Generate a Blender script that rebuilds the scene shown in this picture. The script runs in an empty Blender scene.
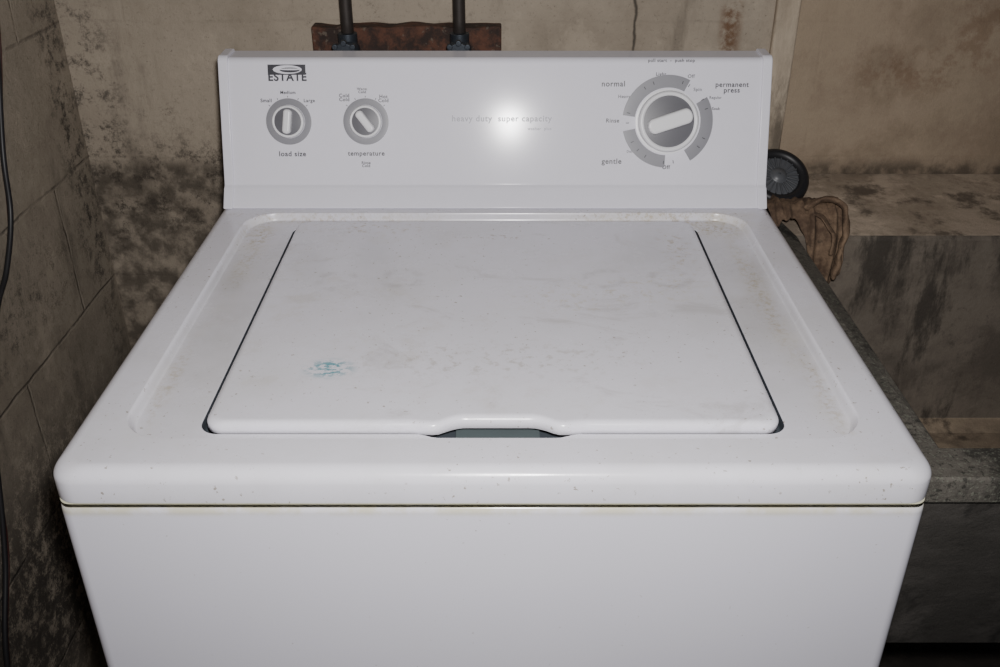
import bpy, bmesh, math, random
from mathutils import Vector, Matrix, noise
random.seed(4)
S = bpy.context.scene
COL = S.collection

# ------------------------------------------------------------------ helpers
def empty(name):
    o = bpy.data.objects.new(name, None); COL.objects.link(o); o.empty_display_size = .05
    return o
def mesh_obj(name, bm, mats, parent=None, smooth=True, wn=True, bevel=0, bseg=2):
    me = bpy.data.meshes.new(name)
    bmesh.ops.recalc_face_normals(bm, faces=bm.faces)
    bm.to_mesh(me); bm.free()
    for m in (mats if isinstance(mats, list) else [mats]): me.materials.append(m)
    o = bpy.data.objects.new(name, me); COL.objects.link(o)
    if smooth:
        for p in me.polygons: p.use_smooth = True
    if bevel:
        b = o.modifiers.new('bev', 'BEVEL'); b.width = bevel; b.segments = bseg; b.limit_method = 'ANGLE'; b.angle_limit = math.radians(35)
    if wn:
        w = o.modifiers.new('wn', 'WEIGHTED_NORMAL'); w.keep_sharp = True
    if parent: o.parent = parent
    return o
def add_box(bm, x0, x1, y0, y1, z0, z1, mi=0):
    vs = [bm.verts.new(p) for p in [(x0,y0,z0),(x1,y0,z0),(x1,y1,z0),(x0,y1,z0),(x0,y0,z1),(x1,y0,z1),(x1,y1,z1),(x0,y1,z1)]]
    for f in [(0,1,2,3),(4,5,6,7),(0,1,5,4),(1,2,6,5),(2,3,7,6),(3,0,4,7)]:
        bm.faces.new([vs[i] for i in f]).material_index = mi
def catmull(pts, n):
    P = [Vector(p) for p in pts]; P = [2*P[0]-P[1]] + P + [2*P[-1]-P[-2]]
    out = []
    for i in range(1, len(P)-2):
        for k in range(n):
            t = k/n
            a,b,c,d = P[i-1],P[i],P[i+1],P[i+2]
            out.append(.5*((2*b)+(c-a)*t+(2*a-5*b+4*c-d)*t*t+(3*b-3*c+d-a)*t**3))
    out.append(P[-2]); return out
def tube(bm, pts, rad, seg=16, n=10, cap=True, mi=0, flat=1):
    path = catmull(pts, n); N = len(path)
    up = Vector((0.13,0.2,1)).normalized(); rings = []
    prev = None
    for i, p in enumerate(path):
        t = (path[min(i+1,N-1)]-path[max(i-1,0)]).normalized()
        if prev is None:
            u = t.cross(up)
            if u.length < .1: u = t.cross(Vector((1,0,0)))
            u.normalize()
        else:
            u = (prev - t*prev.dot(t)).normalized()
        prev = u; v = t.cross(u)
        ring = []
        for k in range(seg):
            a = 2*math.pi*k/seg
            r = rad(i/(N-1), a) if callable(rad) else rad
            ring.append(bm.verts.new(p+(u*math.cos(a)+v*math.sin(a)*flat)*r))
        rings.append(ring)
    for i in range(N-1):
        for k in range(seg):
            bm.faces.new([rings[i][k],rings[i][(k+1)%seg],rings[i+1][(k+1)%seg],rings[i+1][k]]).material_index = mi
    if cap:
        bm.faces.new(rings[0]).material_index = mi; bm.faces.new(rings[-1]).material_index = mi
def rrect(x0,x1,y0,y1,r,z,fn=None,nf=90,ns=6,nc=8):
    pts = []
    def side(a,b,n):
        for i in range(n): 
            t = i/n; pts.append([a[0]+(b[0]-a[0])*t, a[1]+(b[1]-a[1])*t, z])
    def arc(cx,cy,a0):
        for i in range(nc):
            a = a0+math.pi/2*i/nc; pts.append([cx+r*math.cos(a), cy+r*math.sin(a), z])
    side((x0+r,y0),(x1-r,y0),nf); m = len(pts)
    arc(x1-r,y0+r,-math.pi/2); side((x1,y0+r),(x1,y1-r),ns)
    arc(x1-r,y1-r,0); side((x1-r,y1),(x0+r,y1),ns)
    arc(x0+r,y1-r,math.pi/2); side((x0,y1-r),(x0,y0+r),ns); arc(x0+r,y0+r,math.pi)
    if fn:
        for p in pts[:m]: p[1] += fn(p[0])
    return pts
def loft(bm, loops, mis=None, cap0=False, cap1=False, capmi=0):
    vl = [[bm.verts.new(p) for p in L] for L in loops]; n = len(vl[0])
    for i in range(len(vl)-1):
        for k in range(n):
            f = bm.faces.new([vl[i][k],vl[i][(k+1)%n],vl[i+1][(k+1)%n],vl[i+1][k]])
            if mis: f.material_index = mis[i]
    if cap0: bm.faces.new(vl[0]).material_index = capmi
    if cap1: bm.faces.new(vl[-1]).material_index = capmi
def sstep(a,b,x):
    t = max(0,min(1,(x-a)/(b-a))); return t*t*(3-2*t)

# ------------------------------------------------------------------ materials
class NT:
    def __init__(s, name):
        s.m = bpy.data.materials.new(name); s.m.use_nodes = True
        s.t = s.m.node_tree; s.b = s.t.nodes['Principled BSDF']
        s.tc = s.t.nodes.new('ShaderNodeTexCoord'); s.co = s.tc.outputs['Object']
    def link(s,a,b): s.t.links.new(a,b)
    def put(s, inp, v):
        if isinstance(v, bpy.types.NodeSocket): s.link(v, inp)
        else: inp.default_value = v
    def mapping(s, scale=(1,1,1), loc=(0,0,0), rot=(0,0,0), src=None):
        n = s.t.nodes.new('ShaderNodeMapping'); s.link(src or s.co, n.inputs[0])
        n.inputs['Scale'].default_value = scale; n.inputs['Location'].default_value = loc; n.inputs['Rotation'].default_value = rot
        return n.outputs[0]
    def noise(s, scale, detail=6, rough=.6, vec=None, dist=0):
        n = s.t.nodes.new('ShaderNodeTexNoise'); s.link(vec or s.co, n.inputs['Vector'])
        n.inputs['Scale'].default_value = scale; n.inputs['Detail'].default_value = detail
        n.inputs['Roughness'].default_value = rough; n.inputs['Distortion'].default_value = dist
        return n.outputs['Fac']
    def ramp(s, fac, a, b, va=0, vb=1):
        n = s.t.nodes.new('ShaderNodeMapRange'); n.interpolation_type = 'SMOOTHSTEP'
        s.put(n.inputs['Value'], fac); n.inputs['From Min'].default_value = a; n.inputs['From Max'].default_value = b
        n.inputs['To Min'].default_value = va; n.inputs['To Max'].default_value = vb
        return n.outputs[0]
    def math(s, op, a, b=0):
        n = s.t.nodes.new('ShaderNodeMath'); n.operation = op
        s.put(n.inputs[0], a); s.put(n.inputs[1], b); return n.outputs[0]
    def mix(s, fac, a, b):
        n = s.t.nodes.new('ShaderNodeMix'); n.data_type = 'RGBA'
        s.put(n.inputs[0], fac)
        for i,v in ((6,a),(7,b)):
            if isinstance(v,(tuple,list)): n.inputs[i].default_value = (*v,1) if len(v)==3 else v
            else: s.link(v, n.inputs[i])
        return n.outputs[2]
    def sep(s):
        n = s.t.nodes.new('ShaderNodeSeparateXYZ'); s.link(s.co, n.inputs[0]); return n.outputs
    def blob(s, c, r):   # 1 inside ellipsoid c radii r -> 0 outside
        v = s.mapping(scale=tuple(1/q for q in r), loc=tuple(-a/q for a,q in zip(c,r)))
        n = s.t.nodes.new('ShaderNodeVectorMath'); n.operation = 'LENGTH'; s.link(v, n.inputs[0])
        return s.ramp(n.outputs['Value'], 1.0, .2)
    def bump(s, h, strength=.3, dist=.005):
        n = s.t.nodes.new('ShaderNodeBump'); n.inputs['Strength'].default_value = strength; n.inputs['Distance'].default_value = dist
        s.link(h, n.inputs['Height']); s.link(n.outputs[0], s.b.inputs['Normal'])
    def col(s, c): s.put(s.b.inputs['Base Color'], c if isinstance(c,bpy.types.NodeSocket) else (*c,1))
    def rough(s, r): s.put(s.b.inputs['Roughness'], r)
def simple(name, c, r=.5, metal=0, var=.12, scale=60, bump=0, spec=.5):
    n = NT(name); f = n.noise(scale)
    n.col(n.mix(f, tuple(x*(1-var) for x in c), tuple(min(1,x*(1+var)) for x in c))); n.rough(r)
    n.b.inputs['Metallic'].default_value = metal; n.b.inputs['Specular IOR Level'].default_value = spec
    if bump: n.bump(n.noise(scale*2), bump, .002)
    return n.m

WHITE = (.83,.82,.895)
def enamel_body():
    n = NT('white_enamel'); f = n.noise(4,3)
    c = n.mix(n.ramp(f,.4,.7,0,.25), (.77,.76,.84), (.72,.71,.78))
    sp = n.ramp(n.noise(260,2,.4), .76,.80,0,.5)
    c = n.mix(sp, c, (.3,.26,.2))
    z = n.sep()[2]
    c = n.mix(n.math('MULTIPLY', n.ramp(z,.866,.874), n.ramp(n.noise(25,7,.7),.38,.6,.1,.7)), c, (.62,.58,.38))
    n.col(c); n.rough(n.ramp(n.noise(12),.3,.7,.15,.2))
    n.bump(n.noise(420,2,.5), .03, .0004)
    return n.m
def enamel_top(stain):
    n = NT('white_enamel_stained' if stain else 'white_enamel_lid')
    f = n.noise(7,6,.65)
    c = n.mix(n.ramp(f,.42,.72,0,.40), WHITE, (.69,.68,.69))
    if stain:   # sunken tray painted greyer to stand in for shading at its step
        z = n.sep()[2]
        inset = n.math('MULTIPLY', n.ramp(z,.9125,.9085), n.math('MULTIPLY', n.blob((0,.277,.91),(3,.33,.05)), n.ramp(z,.9035,.9042)))
        c = n.mix(n.math('MULTIPLY', inset, n.ramp(n.noise(18,6,.6),.3,.7,.40,.8)), c, (.62,.61,.63))
    sp = n.ramp(n.noise(210,4,.55), .65,.70,0,.8)
    spm = n.ramp(n.noise(9,3), .38,.58)
    c = n.mix(n.math('MULTIPLY',sp,spm), c, (.30,.25,.18))
    y = n.ramp(n.noise(22,8,.7), .50,.68,0,.34 if not stain else .10)
    c = n.mix(n.math('MULTIPLY',y,n.ramp(n.noise(5,3,vec=n.mapping(loc=(3,1,0))), .40,.62)), c, (.58,.52,.42))
    sm = n.ramp(n.noise(13,9,.75,vec=n.mapping(scale=(.6,1,1),rot=(0,0,.6),loc=(1,8,0)),dist=1.2), .54,.67,0,.36 if not stain else .05)
    c = n.mix(sm, c, (.46,.43,.41))
    if stain:
        for (cc,r,k) in [((.27,.49,.91),(.055,.035,.05),.9),((.285,.33,.91),(.016,.20,.05),.7),((-.285,.42,.91),(.017,.14,.05),.6),
                         ((.295,.12,.91),(.012,.12,.05),.5),((.2,.512,.91),(.15,.012,.05),.9),((-.2,.512,.91),(.2,.010,.05),.6),((-.295,.14,.91),(.012,.1,.05),.5),
                         ((-.29,.47,.91),(.03,.04,.05),.7)]:
            m = n.math('MULTIPLY', n.blob(cc,r), n.ramp(n.noise(170,9,.8), .46,.62,0,k))
            c = n.mix(m, c, (.44,.36,.20))
            m = n.math('MULTIPLY', n.blob(cc,tuple(q*1.6 for q in r)), n.ramp(n.noise(20,5,.6), .4,.65,0,k*.3))
            c = n.mix(m, c, (.70,.65,.50))
    else:
        for (cc,r,k,colr) in [((-.005,.44,.915),(.05,.012,.05),.9,(.28,.18,.07)),((.17,.31,.915),(.07,.05,.05),.6,(.58,.51,.34)),
                              ((.08,.29,.915),(.09,.06,.05),.5,(.6,.54,.4)),((.0,.16,.915),(.2,.05,.05),.45,(.42,.37,.29)),((-.15,.47,.915),(.1,.03,.05),.6,(.45,.36,.22)),((.21,.40,.915),(.03,.1,.05),.6,(.48,.39,.24))]:
            m = n.math('MULTIPLY', n.blob(cc,r), n.ramp(n.noise(95,7,.75), .52,.62,0,k))
            c = n.mix(m, c, colr)
        bl = n.math('MULTIPLY', n.blob((-.150,.144,.915),(.030,.022,.05)), n.ramp(n.noise(75,6,.75,vec=n.mapping(scale=(1,2.2,1),rot=(0,0,.5))), .48,.53))
        c = n.mix(n.math('MULTIPLY',bl,.95), c, (.02,.30,.37))
        for cc in [(-.10,.33),(-.17,.325),(.12,.33),(.19,.33)]:
            v = n.mapping(scale=(1,1,0), loc=(-cc[0],-cc[1],0))
            l = n.t.nodes.new('ShaderNodeVectorMath'); l.operation='LENGTH'; n.link(v,l.inputs[0])
            ring = n.math('MULTIPLY', n.ramp(l.outputs['Value'],.012,.019), n.ramp(l.outputs['Value'],.028,.020))
            c = n.mix(n.math('MULTIPLY', ring, n.ramp(n.noise(60,4),.40,.62,0,.4)), c, (.48,.46,.46))
    n.col(c); n.rough(n.ramp(n.noise(15,6),.3,.7,.16,.32))
    n.bump(n.noise(380,2,.5), .04, .0005)
    return n.m
M_body = enamel_body(); M_top = enamel_top(True); M_lid = enamel_top(False)
M_plas = simple('white_console_plastic', (.82,.81,.885), .125, var=.02, spec=.12)
M_knob = simple('knob_white', (.86,.86,.88), .28, var=.02)
M_grey = simple('dial_grey', (.12,.12,.135), .4, var=.04)
M_lgrey = simple('print_light_grey', (.25,.25,.275), .4, var=.03)
M_ink = simple('print_dark', (.04,.04,.05), .4, var=.03)
M_tint = simple('print_pale', (.36,.36,.41), .4, var=.03)  # title ink paled to imitate wash-out by the flash glare
M_black = simple('dark_gap', (.055,.065,.078), .6)  # dark colour stands in for shade inside the lid opening
M_yell = simple('yellowed_seal', (.78,.76,.56), .5, var=.25, scale=40)
M_rubber = simple('black_rubber', (.016,.016,.018), .45)
M_pipe = simple('dark_iron_pipe', (.045,.038,.035), .55, metal=.4, var=.4)
M_brass = simple('tarnished_valve', (.05,.06,.075), .45, metal=.6, var=.4, bump=.2)
def rusty():
    n = NT('rust_board'); f = n.noise(30,8,.7)
    c = n.mix(n.ramp(f,.42,.62), (.032,.019,.015), (.12,.05,.03))
    c = n.mix(n.ramp(n.noise(90,5),.60,.68,0,.7), c, (.16,.13,.10))
    n.col(c); n.rough(.8); n.bump(n.noise(60,8,.7), .6, .004); return n.m
M_rust = rusty()

def wall_mat(name, axes, base, dark, joint=.6, mold_and_shade=None, right_tan=False):
    n = NT(name)
    s = n.sep(); cb = n.t.nodes.new('ShaderNodeCombineXYZ')
    wob = n.math('MULTIPLY', n.math('SUBTRACT', n.noise(9,4), .5), .014)
    n.link(n.math('ADD', s[0 if axes=='x' else 1], wob), cb.inputs[0]); n.link(n.math('ADD', s[2], wob), cb.inputs[1])
    br = n.t.nodes.new('ShaderNodeTexBrick')
    n.link(n.mapping(loc=(.13,-.09,0), src=cb.outputs[0]), br.inputs['Vector'])
    br.inputs['Scale'].default_value = 1; br.inputs['Brick Width'].default_value = .4; br.inputs['Row Height'].default_value = .2
    br.inputs['Mortar Size'].default_value = .0035; br.inputs['Mortar Smooth'].default_value = .9
    jt = n.math('MULTIPLY', br.outputs['Fac'], n.ramp(n.noise(14,6,.7), .38,.6,.15,1))
    f = n.noise(4,9,.7)
    c = n.mix(n.ramp(f,.42,.68), base, dark)
    st = n.noise(14,7,.65,vec=n.mapping(scale=(1,1,.25),loc=(4,2,1)))
    c = n.mix(n.ramp(st, .55,.70,0,.5), c, tuple(x*.45 for x in dark))
    pal = n.ramp(n.noise(7,9,.75,vec=n.mapping(loc=(7,3,9))), .52,.62,0,.4)
    c = n.mix(pal, c, tuple(min(1,x*1.3) for x in base))
    c = n.mix(n.ramp(n.noise(85,8,.8),.54,.68,0,.4), c, tuple(x*.4 for x in dark))
    c = n.mix(n.ramp(n.noise(210,4,.7),.60,.70,0,.5), c, (.04,.033,.025))
    c = n.mix(n.math('MULTIPLY', jt, joint), c, tuple(x*.25 for x in base))
    for (cc,r,th,k) in (mold_and_shade or []):
        m = n.math('MULTIPLY', n.blob(cc,r), n.ramp(n.noise(34,10,.88), th-.02, th+.09, 0, k))
        c = n.mix(m, c, (.024,.020,.017))
    if right_tan:
        t = n.ramp(s[0], .41,.43,0,.75)
        c = n.mix(t, c, n.mix(n.ramp(n.noise(8,7,.7),.4,.68), (.38,.29,.20), (.27,.195,.13)))
        for (cc,r,k) in [((.335,.8,1.08),(.022,.3,.13),.85),((.62,.8,1.02),(.16,.3,.05),.45),((.70,.8,1.08),(.10,.3,.07),.4)]:
            c = n.mix(n.math('MULTIPLY', n.blob(cc,r), n.ramp(n.noise(22,8,.75),.42,.58,0,k)), c, (.15,.07,.03))
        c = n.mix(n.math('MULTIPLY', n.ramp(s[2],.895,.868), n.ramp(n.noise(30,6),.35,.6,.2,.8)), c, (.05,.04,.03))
        cr = n.math('ABSOLUTE', n.math('ADD', n.math('SUBTRACT', s[0], .198), n.math('MULTIPLY', n.math('SUBTRACT', n.noise(12,5),.5), .02)))
        c = n.mix(n.math('MULTIPLY', n.ramp(cr,.0035,.0005,0,.8), n.ramp(s[2],1.02,1.06)), c, (.03,.025,.02))
    n.col(c); n.rough(.9)
    h = n.math('SUBTRACT', n.math('ADD', n.math('MULTIPLY',n.noise(90,9,.8),.5), n.math('MULTIPLY', n.noise(12,5), .6)), n.math('MULTIPLY', jt, joint*1.0))
    n.bump(h, .8, .006)
    return n.m
M_wb = wall_mat('painted_block_back','x',(.42,.36,.285),(.32,.27,.21),.10,
    mold_and_shade=[((-.60,.8,.95),(.07,.3,.4),.51,.8),((-.47,.8,.84),(.2,.3,.13),.51,.85),((-.50,.8,.97),(.08,.3,.035),.55,.7),((-.15,.8,1.1),(.2,.3,.03),.56,.6)], right_tan=True)
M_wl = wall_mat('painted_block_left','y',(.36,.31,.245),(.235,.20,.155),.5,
    mold_and_shade=[((-.62,.76,.95),(.3,.07,.6),.50,.85),((-.62,.5,.78),(.3,.4,.10),.52,.7),((-.62,.40,.40),(.3,.6,.32),.43,.88)])  # last patch paints the shadow beside the washer low on this wall
def concrete(name, a, b, scale, bump=.6, mott=0):
    n = NT(name); c = n.mix(n.ramp(n.noise(scale,8,.7),.38,.62), a, b)
    c = n.mix(n.ramp(n.noise(scale*5,8,.75),.54,.70,0,.5), c, tuple(x*.4 for x in b))
    c = n.mix(n.ramp(n.noise(scale*1.2,8,.7,vec=n.mapping(scale=(1,1,.22),loc=(2,5,1))),.50,.62,0,.65), c, tuple(min(1,x*1.4) for x in a))
    c = n.mix(n.ramp(n.noise(scale*1.5,8,.7,vec=n.mapping(scale=(1,1,.3),loc=(9,5,1))),.53,.65,0,.8), c, tuple(x*.3 for x in b))
    if mott:
        c = n.mix(n.ramp(n.noise(260,5,.7),.52,.62,0,.55), c, (.21,.22,.175))
        c = n.mix(n.ramp(n.noise(180,5,.7,vec=n.mapping(loc=(3,3,3))),.55,.62,0,.8), c, (.025,.025,.02))
    n.col(c); n.rough(.8); n.bump(n.noise(scale*6,8,.75), bump, .004); return n.m
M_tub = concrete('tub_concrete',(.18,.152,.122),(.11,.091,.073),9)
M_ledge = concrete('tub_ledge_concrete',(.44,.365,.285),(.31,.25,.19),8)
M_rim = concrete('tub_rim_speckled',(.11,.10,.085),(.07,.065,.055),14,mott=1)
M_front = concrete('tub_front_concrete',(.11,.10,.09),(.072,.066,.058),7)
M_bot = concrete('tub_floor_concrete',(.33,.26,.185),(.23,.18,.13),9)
M_floor = concrete('floor_concrete',(.06,.05,.042),(.035,.03,.026),5)
M_ceil = concrete('ceiling_boards',(.2,.17,.13),(.12,.1,.08),4)

# ------------------------------------------------------------------ room
def slab(name, x0,x1,y0,y1,z0,z1,m):
    bm = bmesh.new(); add_box(bm,x0,x1,y0,y1,z0,z1); return mesh_obj(name,bm,m,smooth=False,wn=False)
slab('wall_back', -.72, 2.2, .80, .90, 0, 2.35, M_wb)
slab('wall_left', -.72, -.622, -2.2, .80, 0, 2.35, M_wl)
slab('floor', -.72, 2.2, -2.2, .90, -.1, 0, M_floor)
slab('ceiling', -.72, 2.2, -2.2, .90, 2.35, 2.45, M_ceil)
bm = bmesh.new(); add_box(bm,.394,.428,.785,.7995,.868,2.34)
mesh_obj('trim_1', bm, concrete('painted_batten',(.44,.37,.285),(.36,.295,.22),6), bevel=.004)

# ------------------------------------------------------------------ washing machine
W = empty('washing_machine')
HX = .3495; YF = -.0085
bm = bmesh.new()
loops = [rrect(-HX+.013,HX-.013,.010,.640,.015,.03,nf=8), rrect(-HX+.0015,HX-.0015,YF+.002,.650,.012,.045,nf=8), rrect(-HX+.0015,HX-.0015,YF+.002,.650,.012,.871,nf=8),
         rrect(-HX+.002,HX-.002,YF+.0025,.6495,.012,.8755,nf=8), rrect(-HX+.005,HX-.005,YF+.006,.646,.010,.8775,nf=8), rrect(-.30,.30,.03,.62,.010,.8775,nf=8)]
loft(bm, loops, cap0=True, cap1=True)
mesh_obj('cabinet', bm, M_body, W)
bm = bmesh.new()
loft(bm,[rrect(-HX+.0025,HX-.0025,YF+.0028,.648,.011,.8768,nf=8), rrect(-HX+.0025,HX-.0025,YF+.0028,.648,.011,.8835,nf=8)],cap0=True,cap1=True)
mesh_obj('yellowed_seam', bm, M_yell, W)
bm = bmesh.new()
for x in (-.28,.28):
    for y in (.06,.58):
        bmesh.ops.create_cone(bm, cap_ends=True, segments=20, radius1=.024, radius2=.018, depth=.032, matrix=Matrix.Translation((x,y,.016)))
mesh_obj('levelling_feet', bm, M_rubber, W)
XC = .004
def open_fn(x): return -.0055*(1-sstep(.050,.068,abs(x-XC)))
def lid_fn(x):
    a = abs(x-XC); return .0080*(1-sstep(.028,.054,a)) - .002*sstep(.04,.052,a)*(1-sstep(.054,.075,a))
L = []; mi = []
def add(l, m=0): L.append(l); mi.append(m)
add(rrect(-HX+.003,HX-.003,YF+.003,.652,.018,.8812)); add(rrect(-HX,HX,YF,.655,.02,.8835)); add(rrect(-HX,HX,YF,.655,.02,.901))
for k in range(1,8):
    a = math.pi/2*k/7; i = .013*(1-math.cos(a)); add(rrect(-HX+i,HX-i,YF+i,.655-i,.02,.901+.013*math.sin(a)))
for k in range(0,9):
    t = k/8; i = .0065*t; add(rrect(-.310+i,.310-i,.036+i*.5,.518-i*.5,.040-i*.6,.914-.0095*sstep(0,1,t)))
ox0,ox1,oy0,oy1 = -.2493,.2493,.0555,.4975
add(rrect(ox0,ox1,oy0,oy1,.018,.9045,open_fn)); add(rrect(ox0+.001,ox1-.001,oy0+.0005,oy1-.001,.0175,.9038,open_fn),1)
add(rrect(ox0+.001,ox1-.001,oy0+.0005,oy1-.001,.0175,.896,open_fn),1); add(rrect(ox0+.001,ox1-.001,oy0+.0005,oy1-.001,.0175,.885,open_fn),1)
bm = bmesh.new(); loft(bm, L, mi, cap1=True, capmi=1)
mesh_obj('top_deck', bm, [M_top, M_black], W)
L = []
lx,ly0,ly1 = .2425,.0575,.4935
for (i,z) in [(.004,.9020),(0,.9035),(0,.9095),(.0008,.9118),(.0025,.9135),(.0045,.9143),(.007,.9145)]:
    L.append(rrect(-lx+i,lx-i,ly0+i,ly1-i,.014,z,lid_fn))
bm = bmesh.new(); loft(bm, L, cap0=True, cap1=True)
mesh_obj('lid', bm, M_lid, W)
bm = bmesh.new()
loft(bm,[rrect(XC-.036,XC+.036,.0590,.085,.006,.8925,nf=20), rrect(XC-.036,XC+.036,.0590,.085,.006,.886,nf=20)],cap0=True,cap1=True)
mesh_obj('finger_cup', bm, simple('cup_grey',(.10,.125,.13),.4,var=.03), W)

# console
TH = math.atan2(.057,.175)
O = Vector((0,0.5425,.9143)); ES = Vector((0,math.sin(TH),math.cos(TH))); NN = Vector((0,-math.cos(TH),math.sin(TH)))
def fp(s, n=0): p = O+ES*s+NN*n; return (p.y,p.z)
def profile(off=0):
    P = [(.531-off,.9143),(.5315-off,.9165)]
    P += [fp(.0215,.0038+off), fp(.0245,.0008+off), fp(.027,.0+off)]
    top = .184+off
    r = .009
    c = (fp(top-r,off-r))
    P.append(fp(.1,off))
    for k in range(7):
        a = math.pi/2*k/6
        v = NN*math.cos(a)+ES*math.sin(a); P.append((c[0]+v.y*r, c[1]+v.z*r))
    yb = .648
    P += [(yb-.012, P[-1][1]+.001),(yb, P[-1][1]-.010),(yb,.9143)]
    return P
def extr(bm, P, x0, x1, mi=0):
    a = [bm.verts.new((x0,*p)) for p in P]; b = [bm.verts.new((x1,*p)) for p in P]; n = len(P)
    for k in range(n): bm.faces.new([a[k],a[(k+1)%n],b[(k+1)%n],b[k]]).material_index = mi
    bm.faces.new(a); bm.faces.new(b)
bm = bmesh.new(); extr(bm, profile(0), -.333, .333)
mesh_obj('console_housing', bm, M_plas, W, bevel=.0010)
for nm,x0,x1 in (('console_end_cap_a',-.3445,-.3325),('console_end_cap_b',.3325,.3445)):
    bm = bmesh.new(); extr(bm, profile(.0022), x0, x1); mesh_obj(nm, bm, M_plas, W, bevel=.003, bseg=3)

def place(o, u, s, n=0, rot=0):
    X = Vector((1,0,0)); R = Matrix((X, ES, NN)).transposed().to_4x4()
    o.matrix_world = Matrix.Translation(O+X*u+ES*s+NN*n) @ R @ Matrix.Rotation(rot,4,'Z')
def face_obj(name, bm, mat, u, s, n=0, rot=0, **k):
    o = mesh_obj(name, bm, mat, None, **k); place(o,u,s,n,rot); o.parent = W; return o
def ring_bm(r0, r1, a0=0, a1=360, h=.0005, bm=None, seg=None):
    bm = bm or bmesh.new(); seg = seg or max(8,int((a1-a0)/5))
    vs = []
    for i in range(seg+1):
        a = math.radians(a0+(a1-a0)*i/seg); c,s_ = math.cos(a),math.sin(a)
        vs.append([bm.verts.new((r*c,r*s_,z)) for r,z in ((r0,0),(r0,h),(r1,h),(r1,0))])
    for i in range(seg):
        for k in range(3): bm.faces.new([vs[i][k],vs[i+1][k],vs[i+1][k+1],vs[i][k+1]])
    return bm
def turned(bm, prof, seg=48, mi=0):
    rings = [[bm.verts.new((r*math.cos(2*math.pi*k/seg), r*math.sin(2*math.pi*k/seg), z)) for k in range(seg)] for r,z in prof]
    for i in range(len(rings)-1):
        for k in range(seg): bm.faces.new([rings[i][k],rings[i][(k+1)%seg],rings[i+1][(k+1)%seg],rings[i+1][k]]).material_index = mi
    bm.faces.new(rings[-1]).material_index = mi
def pill(bm, wdt, ln, z0, z1, mi=0, bev=.003):
    def loop(i,z):
        r = wdt/2-i; hl = ln/2-wdt/2; out=[]
        for k in range(13): a=math.pi*k/12; out.append((r*math.cos(a), hl+r*math.sin(a)*.8, z))
        for k in range(13): a=math.pi+math.pi*k/12; out.append((r*math.cos(a), -hl+r*math.sin(a)*.8, z))
        return out
    Ls=[loop(0,z0),loop(0,z1-bev)]+[loop(bev*(1-math.cos(a)), z1-bev+bev*math.sin(a)) for a in (math.pi/8,math.pi/4,3*math.pi/8,math.pi/2)]
    vl=[[bm.verts.new(p) for p in l] for l in Ls]
    for i in range(len(vl)-1):
        for k in range(26): bm.faces.new([vl[i][k],vl[i][(k+1)%26],vl[i+1][(k+1)%26],vl[i+1][k]]).material_index = mi
    bm.faces.new(vl[-1]).material_index = mi
def knob(name, u, s, R, rot, hgt):
    bm = bmesh.new()
    turned(bm,[(R,0),(R,hgt*.35),(R*.97,hgt*.45),(R*.92,hgt*.5),(R*.86,hgt*.48),(R*.84,hgt*.40)],mi=0)
    turned(bm,[(R*.85,hgt*.38),(R*.85,hgt*.42),(.001,hgt*.44)],mi=1)
    pill(bm, R*.50, R*1.6, hgt*.38, hgt, 0)
    face_obj(name, bm, [M_knob, M_grey], u, s, .0006, math.radians(rot))
for nm,u,rot in (('load_size_knob',-.2595,-6),('temperature_knob',-.1625,38)):
    face_obj(nm+'_ring', ring_bm(.0205,.0285), M_lgrey, u, .1045, .0003)
    knob(nm, u, .1045, .0200, rot, .015)
    bm = bmesh.new()
    for a in (140,115,90,65,40):
        c,s_=math.cos(math.radians(a)),math.sin(math.radians(a))
        bmesh.ops.create_cube(bm,size=1,matrix=Matrix.Translation((c*.0305,s_*.0305,.0002))@Matrix.Rotation(math.radians(a),4,'Z')@Matrix.Diagonal((.002,.0007,.0004,1)))
    face_obj(nm+'_ticks', bm, M_ink, u, .1045, .0003, wn=False, smooth=False)
U,SS = .2165,.1045
for a0,a1 in ((62,172),(-58,32),(192,268)):
    face_obj('cycle_dial_ring', ring_bm(.0415,.0570,a0,a1), M_lgrey, U, SS, .0003)
face_obj('cycle_dial_inner_ring', ring_bm(.034,.0400), M_knob, U, SS, .0003)
knob('cycle_knob', U, SS, .0375, -72, .026)
bm = bmesh.new()
for a in range(70,430,14):
    if (math.sin(a*7.3)>-.3):
        bmesh.ops.create_cube(bm,size=1,matrix=Matrix.Rotation(math.radians(a),4,'Z')@Matrix.Translation((.0505,0,.0009))@Matrix.Diagonal((.004,.0009,.0004,1)))
face_obj('cycle_dial_ticks', bm, M_ink, U, SS, .0003, wn=False, smooth=False)

def text(name, body, px, py, wpx, mat=M_ink, bold=.00018):
    u=(px-495.5)/797; s=(207-py)/815
    cu = bpy.data.curves.new(name,'FONT'); cu.body = body; cu.align_x='CENTER'; cu.align_y='CENTER'; cu.size=.01
    cu.extrude=.0001; cu.space_character=1.12; cu.offset = bold; cu.space_line=.8
    t = bpy.data.objects.new('tmp',cu); COL.objects.link(t); bpy.context.view_layer.update()
    k = (wpx/797)/max(t.dimensions.x,1e-4)
    me = bpy.data.meshes.new_from_object(t.evaluated_get(bpy.context.evaluated_depsgraph_get()))
    bpy.data.objects.remove(t); me.transform(Matrix.Diagonal((k,k,1,1)))
    me.materials.clear(); me.materials.append(mat)
    o = bpy.data.objects.new(name, me); COL.objects.link(o); place(o,u,s,.0005); o.parent = W
text('print_brand','ESTATE',289,78,38,bold=.0003)
text('print_load','load size',291,154.5,27)
text('print_temp','temperature',365.5,154,37)
text('print_rinse','Rinse\nCold',365,165,9)
text('print_small','Small',267,101,11); text('print_medium','Medium',289,93,15); text('print_large','Large',310,101,11)
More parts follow.
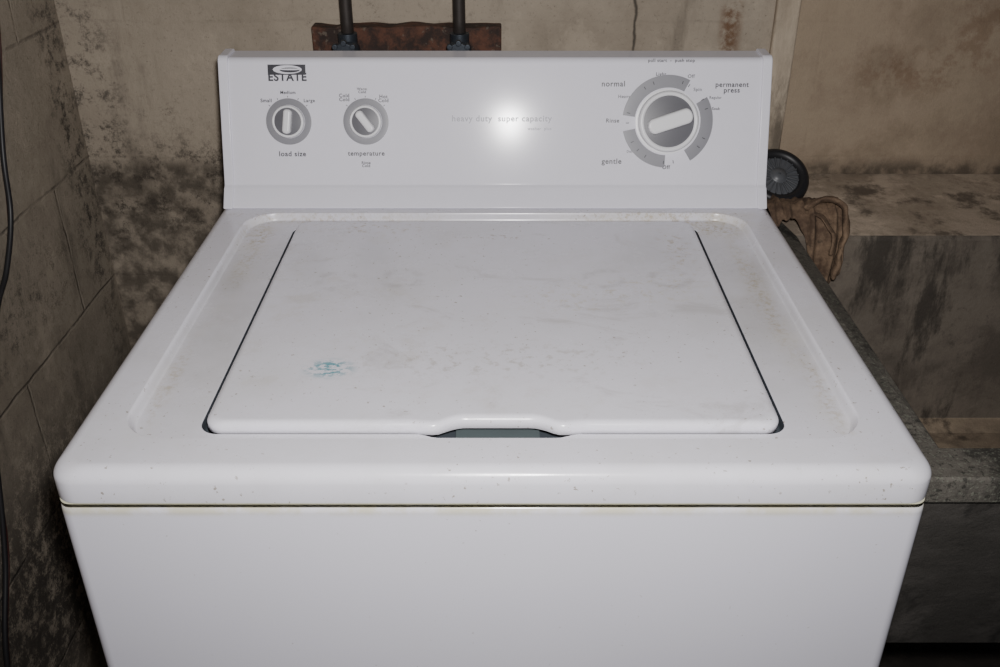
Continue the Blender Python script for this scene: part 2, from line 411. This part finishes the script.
for i,(t,x,y) in enumerate((('Cold\nCold',345,98),('Warm\nCold',363,91),('Hot\nCold',384,99))): text('print_t%d'%i,t,x,y,10)
text('print_normal','normal',613,84.5,23); text('print_perm','permanent\npress',731,88,33); text('print_gentle','gentle',613,162,20)
text('print_pull','pull start  -  push stop',670,61.5,46)
for i,(t,x,y,w) in enumerate((('Heavy',624,97,12),('Light',660,75,10),('Off',690,77,7),('Rinse',613,121,13),('Delicate',634,152,12),('Off',668,168,8),('Regular',715,98,12),('Soak',716,109,8),('Spin',697,90,8))):
    text('print_c%d'%i,t,x,y,w,M_ink if i%2 else M_grey)
text('print_title','heavy duty  super capacity',502,119,100,M_tint); text('print_sub','washer  plus',540,129,24,M_tint)
bm = bmesh.new()
add_box(bm,-.0235,.0235,-.0062,.0062,0,.0004,0)
def ell(rx,ry,cx,cy,z,mi):
    vs=[bm.verts.new((cx+rx*math.cos(2*math.pi*k/32),cy+ry*math.sin(2*math.pi*k/32),z)) for k in range(32)]; bm.faces.new(vs).material_index=mi
ell(.0180,.0052,.001,.0002,.0006,1); ell(.0125,.0030,.004,-.0004,.0008,0); ell(.014,.0010,.005,.0004,.0010,1)
face_obj('emblem', bm, [M_ink, M_plas], -.2595, .1675, .0003, smooth=False, wn=False)

# ------------------------------------------------------------------ laundry tub
T = empty('concrete_laundry_tub')
def rect(x0,x1,y0,y1,z): return [(x0,y0,z),(x1,y0,z),(x1,y1,z),(x0,y1,z)]
bm = bmesh.new()
LL = [rect(.38,1.05,.20,.798,.50), rect(.366,1.06,.078,.798,.820), rect(.360,1.07,.066,.799,.822), rect(.359,1.07,.065,.799,.848),
      rect(.361,1.068,.067,.799,.850), rect(.408,1.0,.110,.594,.850), rect(.412,.997,.114,.590,.845), rect(.43,.98,.20,.585,.556), rect(.44,.97,.22,.56,.546)]
loft(bm, LL, [3,2,2,2,2,0,0,4], cap0=True, cap1=True, capmi=4)
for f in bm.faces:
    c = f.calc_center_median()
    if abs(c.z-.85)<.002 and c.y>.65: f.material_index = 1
for v in bm.verts:
    if v.co.y>.79 and v.co.z>.84: v.co.z += .014
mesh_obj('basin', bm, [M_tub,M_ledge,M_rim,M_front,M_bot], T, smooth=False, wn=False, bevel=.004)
bm = bmesh.new()
for x in (.40,.97):
    add_box(bm,x,x+.06,.25,.30,0,.503); add_box(bm,x,x+.06,.70,.75,0,.503)
    add_box(bm,x+.01,x+.05,.30,.70,.12,.16)
mesh_obj('stand', bm, M_pipe, T, bevel=.004)

# small rubber tyred wheel leaning back on the ledge
bm = bmesh.new()
def wheel(bm):
    def lathe(prof, mi, seg=64):
        rings=[[bm.verts.new((r*math.cos(2*math.pi*k/seg), y, r*math.sin(2*math.pi*k/seg))) for k in range(seg)] for r,y in prof]
        for i in range(len(rings)-1):
            for k in range(seg): bm.faces.new([rings[i][k],rings[i][(k+1)%seg],rings[i+1][(k+1)%seg],rings[i+1][k]]).material_index=mi
    lathe([(.0375+.0085*math.cos(a), .011*math.sin(a)) for a in [2*math.pi*k/20 for k in range(21)]],0)
    lathe([(.031,-.004),(.027,-.005),(.012,-.005),(.011,-.010),(.002,-.011)],1)
    lathe([(.031,.004),(.027,.006),(.010,.006),(.009,.012),(.002,.013)],1)
    for k in range(20):
        a=2*math.pi*k/20
        bmesh.ops.create_cube(bm,size=1,matrix=Matrix.Rotation(-a,4,'Y')@Matrix.Translation((.021,-.0062,0))@Matrix.Diagonal((.017,.0035,.0018,1)))
    for f in bm.faces:
        c=f.calc_center_median()
        if c.xz.length<.0295: f.material_index=1
wheel(bm)
M_hub = simple('grey_hub',(.10,.105,.115),.4,var=.2)
o = mesh_obj('small_rubber_wheel', bm, [M_rubber,M_hub], None)
o.matrix_world = Matrix.Translation((.405,.705,.8915)) @ Matrix.Rotation(math.radians(6),4,'Z') @ Matrix.Rotation(math.radians(-50),4,'X')

def fabric():
    n = NT('brown_cloth'); c = n.mix(n.ramp(n.noise(30,9,.75),.35,.65),(.085,.053,.035),(.25,.17,.11))
    c = n.mix(n.ramp(n.noise(70,6,.7),.58,.68,0,.7), c, (.03,.022,.016)); n.col(c); n.rough(.9)
    n.bump(n.noise(300,6,.75),.6,.002); return n.m
M_cloth = fabric()
RG = empty('cleaning_rag')
bm = bmesh.new()
prof = catmull([(0,.668,.870),(0,.640,.880),(0,.612,.885),(0,.592,.878),(0,.578,.862),(0,.572,.838),(0,.571,.810),(0,.573,.778)],10)
NU,NV = 60,len(prof)
G=[]
for i in range(NU+1):
    u=i/NU; row=[]
    vmax = .50+.50*sstep(.34,.62,u)*(1-.12*sstep(.85,1,u))+.04*math.sin(u*17)
    for j in range(40):
        t=j/39*vmax*(NV-1); a=int(min(t,NV-2)); p=prof[a].lerp(prof[a+1],t-a)
        x=.372+.093*u + (.004*(t/(NV-1))) - .006*math.sin(t/(NV-1)*5)*(1-u)
        fold=.0045*math.sin(u*22+t*.05)+.003*math.sin(u*39+2+t*.09)+.004*noise.noise(Vector((x*60,p.y*40,p.z*40)))
        row.append(bm.verts.new((x, p.y-fold*.8, p.z+abs(fold)*.8+.002)))
    G.append(row)
for i in range(NU):
    for j in range(39): bm.faces.new([G[i][j],G[i+1][j],G[i+1][j+1],G[i][j+1]])
o=mesh_obj('folded_cloth', bm, M_cloth, RG, wn=False); so=o.modifiers.new('th','SOLIDIFY'); so.thickness=.0022
bm = bmesh.new()
tube(bm,[(.418,.602,.888),(.432,.596,.900),(.450,.590,.903),(.464,.582,.892),(.463,.564,.868),(.458,.556,.840),(.454,.554,.806)],.0090,seg=16,n=14,flat=.45)
tube(bm,[(.424,.588,.886),(.436,.576,.880),(.448,.562,.862),(.446,.556,.838)],.0065,seg=16,n=14,flat=.4)
for v in bm.verts: v.co += Vector((noise.noise(v.co*70),noise.noise(v.co*70+Vector((5,5,5))),noise.noise(v.co*70+Vector((9,1,5)))))*.003
mesh_obj('strap', bm, M_cloth, RG, wn=False)

# ------------------------------------------------------------------ supply pipes on board
bm = bmesh.new(); add_box(bm,-.258,.008,.770,.7995,.985,1.089)
bmesh.ops.subdivide_edges(bm, edges=[e for e in bm.edges if abs((e.verts[0].co-e.verts[1].co).x)>.1], cuts=24)
for v in bm.verts:
    v.co.z += (noise.noise(v.co*40))*.004 if v.co.z>1.0 else 0
mesh_obj('pipe_mounting_board', bm, M_rust, bevel=.002)
P = empty('water_supply_pipes')
for i,x in enumerate((-.205,-.050)):
    bm = bmesh.new()
    tube(bm,[(x,.755,2.33),(x,.755,1.6),(x,.755,1.10),(x,.755,1.075)],.0085,seg=18,n=4)
    mesh_obj('riser_%d'%i, bm, M_pipe, P, wn=False)
    bm = bmesh.new()
    def cyl(r,c,d,ax='Z'):
        R = Matrix.Rotation(math.pi/2,4,'X') if ax=='Y' else (Matrix.Rotation(math.pi/2,4,'Y') if ax=='X' else Matrix())
        bmesh.ops.create_cone(bm,cap_ends=True,segments=20,radius1=r,radius2=r,depth=d,matrix=Matrix.Translation(c)@R)
    cyl(.0135,(x,.752,1.074),.022); cyl(.016,(x,.752,1.050),.020); cyl(.011,(x,.735,1.063),.04,'Y')
    cyl(.012,(x,.752,1.02),.04)
    bmesh.ops.create_uvsphere(bm,u_segments=18,v_segments=10,radius=.017,matrix=Matrix.Translation((x,.748,1.062)))
    for k in range(8):
        a=k*math.pi/4; cyl(.004,(x+.017*math.cos(a),.712,1.063+.017*math.sin(a)),.008,'Y')
    cyl(.017,(x,.712,1.063),.005,'Y')
    mesh_obj('valve_%d'%i, bm, M_brass, P, bevel=.001)
    bm = bmesh.new()
    tube(bm,[(x,.752,1.01),(x,.750,.9),(x+.01,.735,.7),(x,.70,.5)],.0085,seg=14,n=8)
    mesh_obj('inlet_hose_%d'%i, bm, M_rubber, P, wn=False)

CB = empty('hanging_electrical_cable')
CP = [(-.613,.66,1.30),(-.612,.60,1.12),(-.611,.542,.987),(-.611,.520,.910),(-.611,.477,.854),(-.611,.432,.821),(-.611,.36,.74),(-.611,.336,.650),(-.611,.296,.541),(-.611,.237,.429),(-.611,.20,.25),(-.611,.19,.05)]
bm = bmesh.new(); tube(bm,CP,.0035,seg=10,n=12)
mesh_obj('black_cable', bm, M_rubber, CB, wn=False)
bm = bmesh.new(); tube(bm,[(x-.003,y+.008+.008*math.sin(i*1.7),z) for i,(x,y,z) in enumerate(CP)],.0014,seg=8,n=12)
mesh_obj('thin_wire', bm, simple('dark_red_insulation',(.05,.014,.012),.4), CB, wn=False)

# ------------------------------------------------------------------ camera + light
cam = bpy.data.cameras.new('camera'); co = bpy.data.objects.new('camera',cam); COL.objects.link(co)
cam.lens = 34.2; cam.sensor_width = 36; cam.clip_start=.02
co.location = (.006,-.596,1.370); co.rotation_euler = (math.radians(90-29.5),0,0); S.camera = co
fl = bpy.data.lights.new('flash','SPOT'); fo = bpy.data.objects.new('camera_flash_light',fl); COL.objects.link(fo)
fl.energy = 45; fl.shadow_soft_size=.020; fl.spot_size=math.radians(112); fl.spot_blend=1
fl.color=(1,.975,.965)
fo.location=(.030,-.575,1.414); fo.rotation_euler=(math.radians(90-24.5),0,math.radians(1.0))
w = bpy.data.worlds.new('world'); S.world = w; w.use_nodes=True
w.node_tree.nodes['Background'].inputs[0].default_value=(.88,.92,1,1); w.node_tree.nodes['Background'].inputs[1].default_value=.09
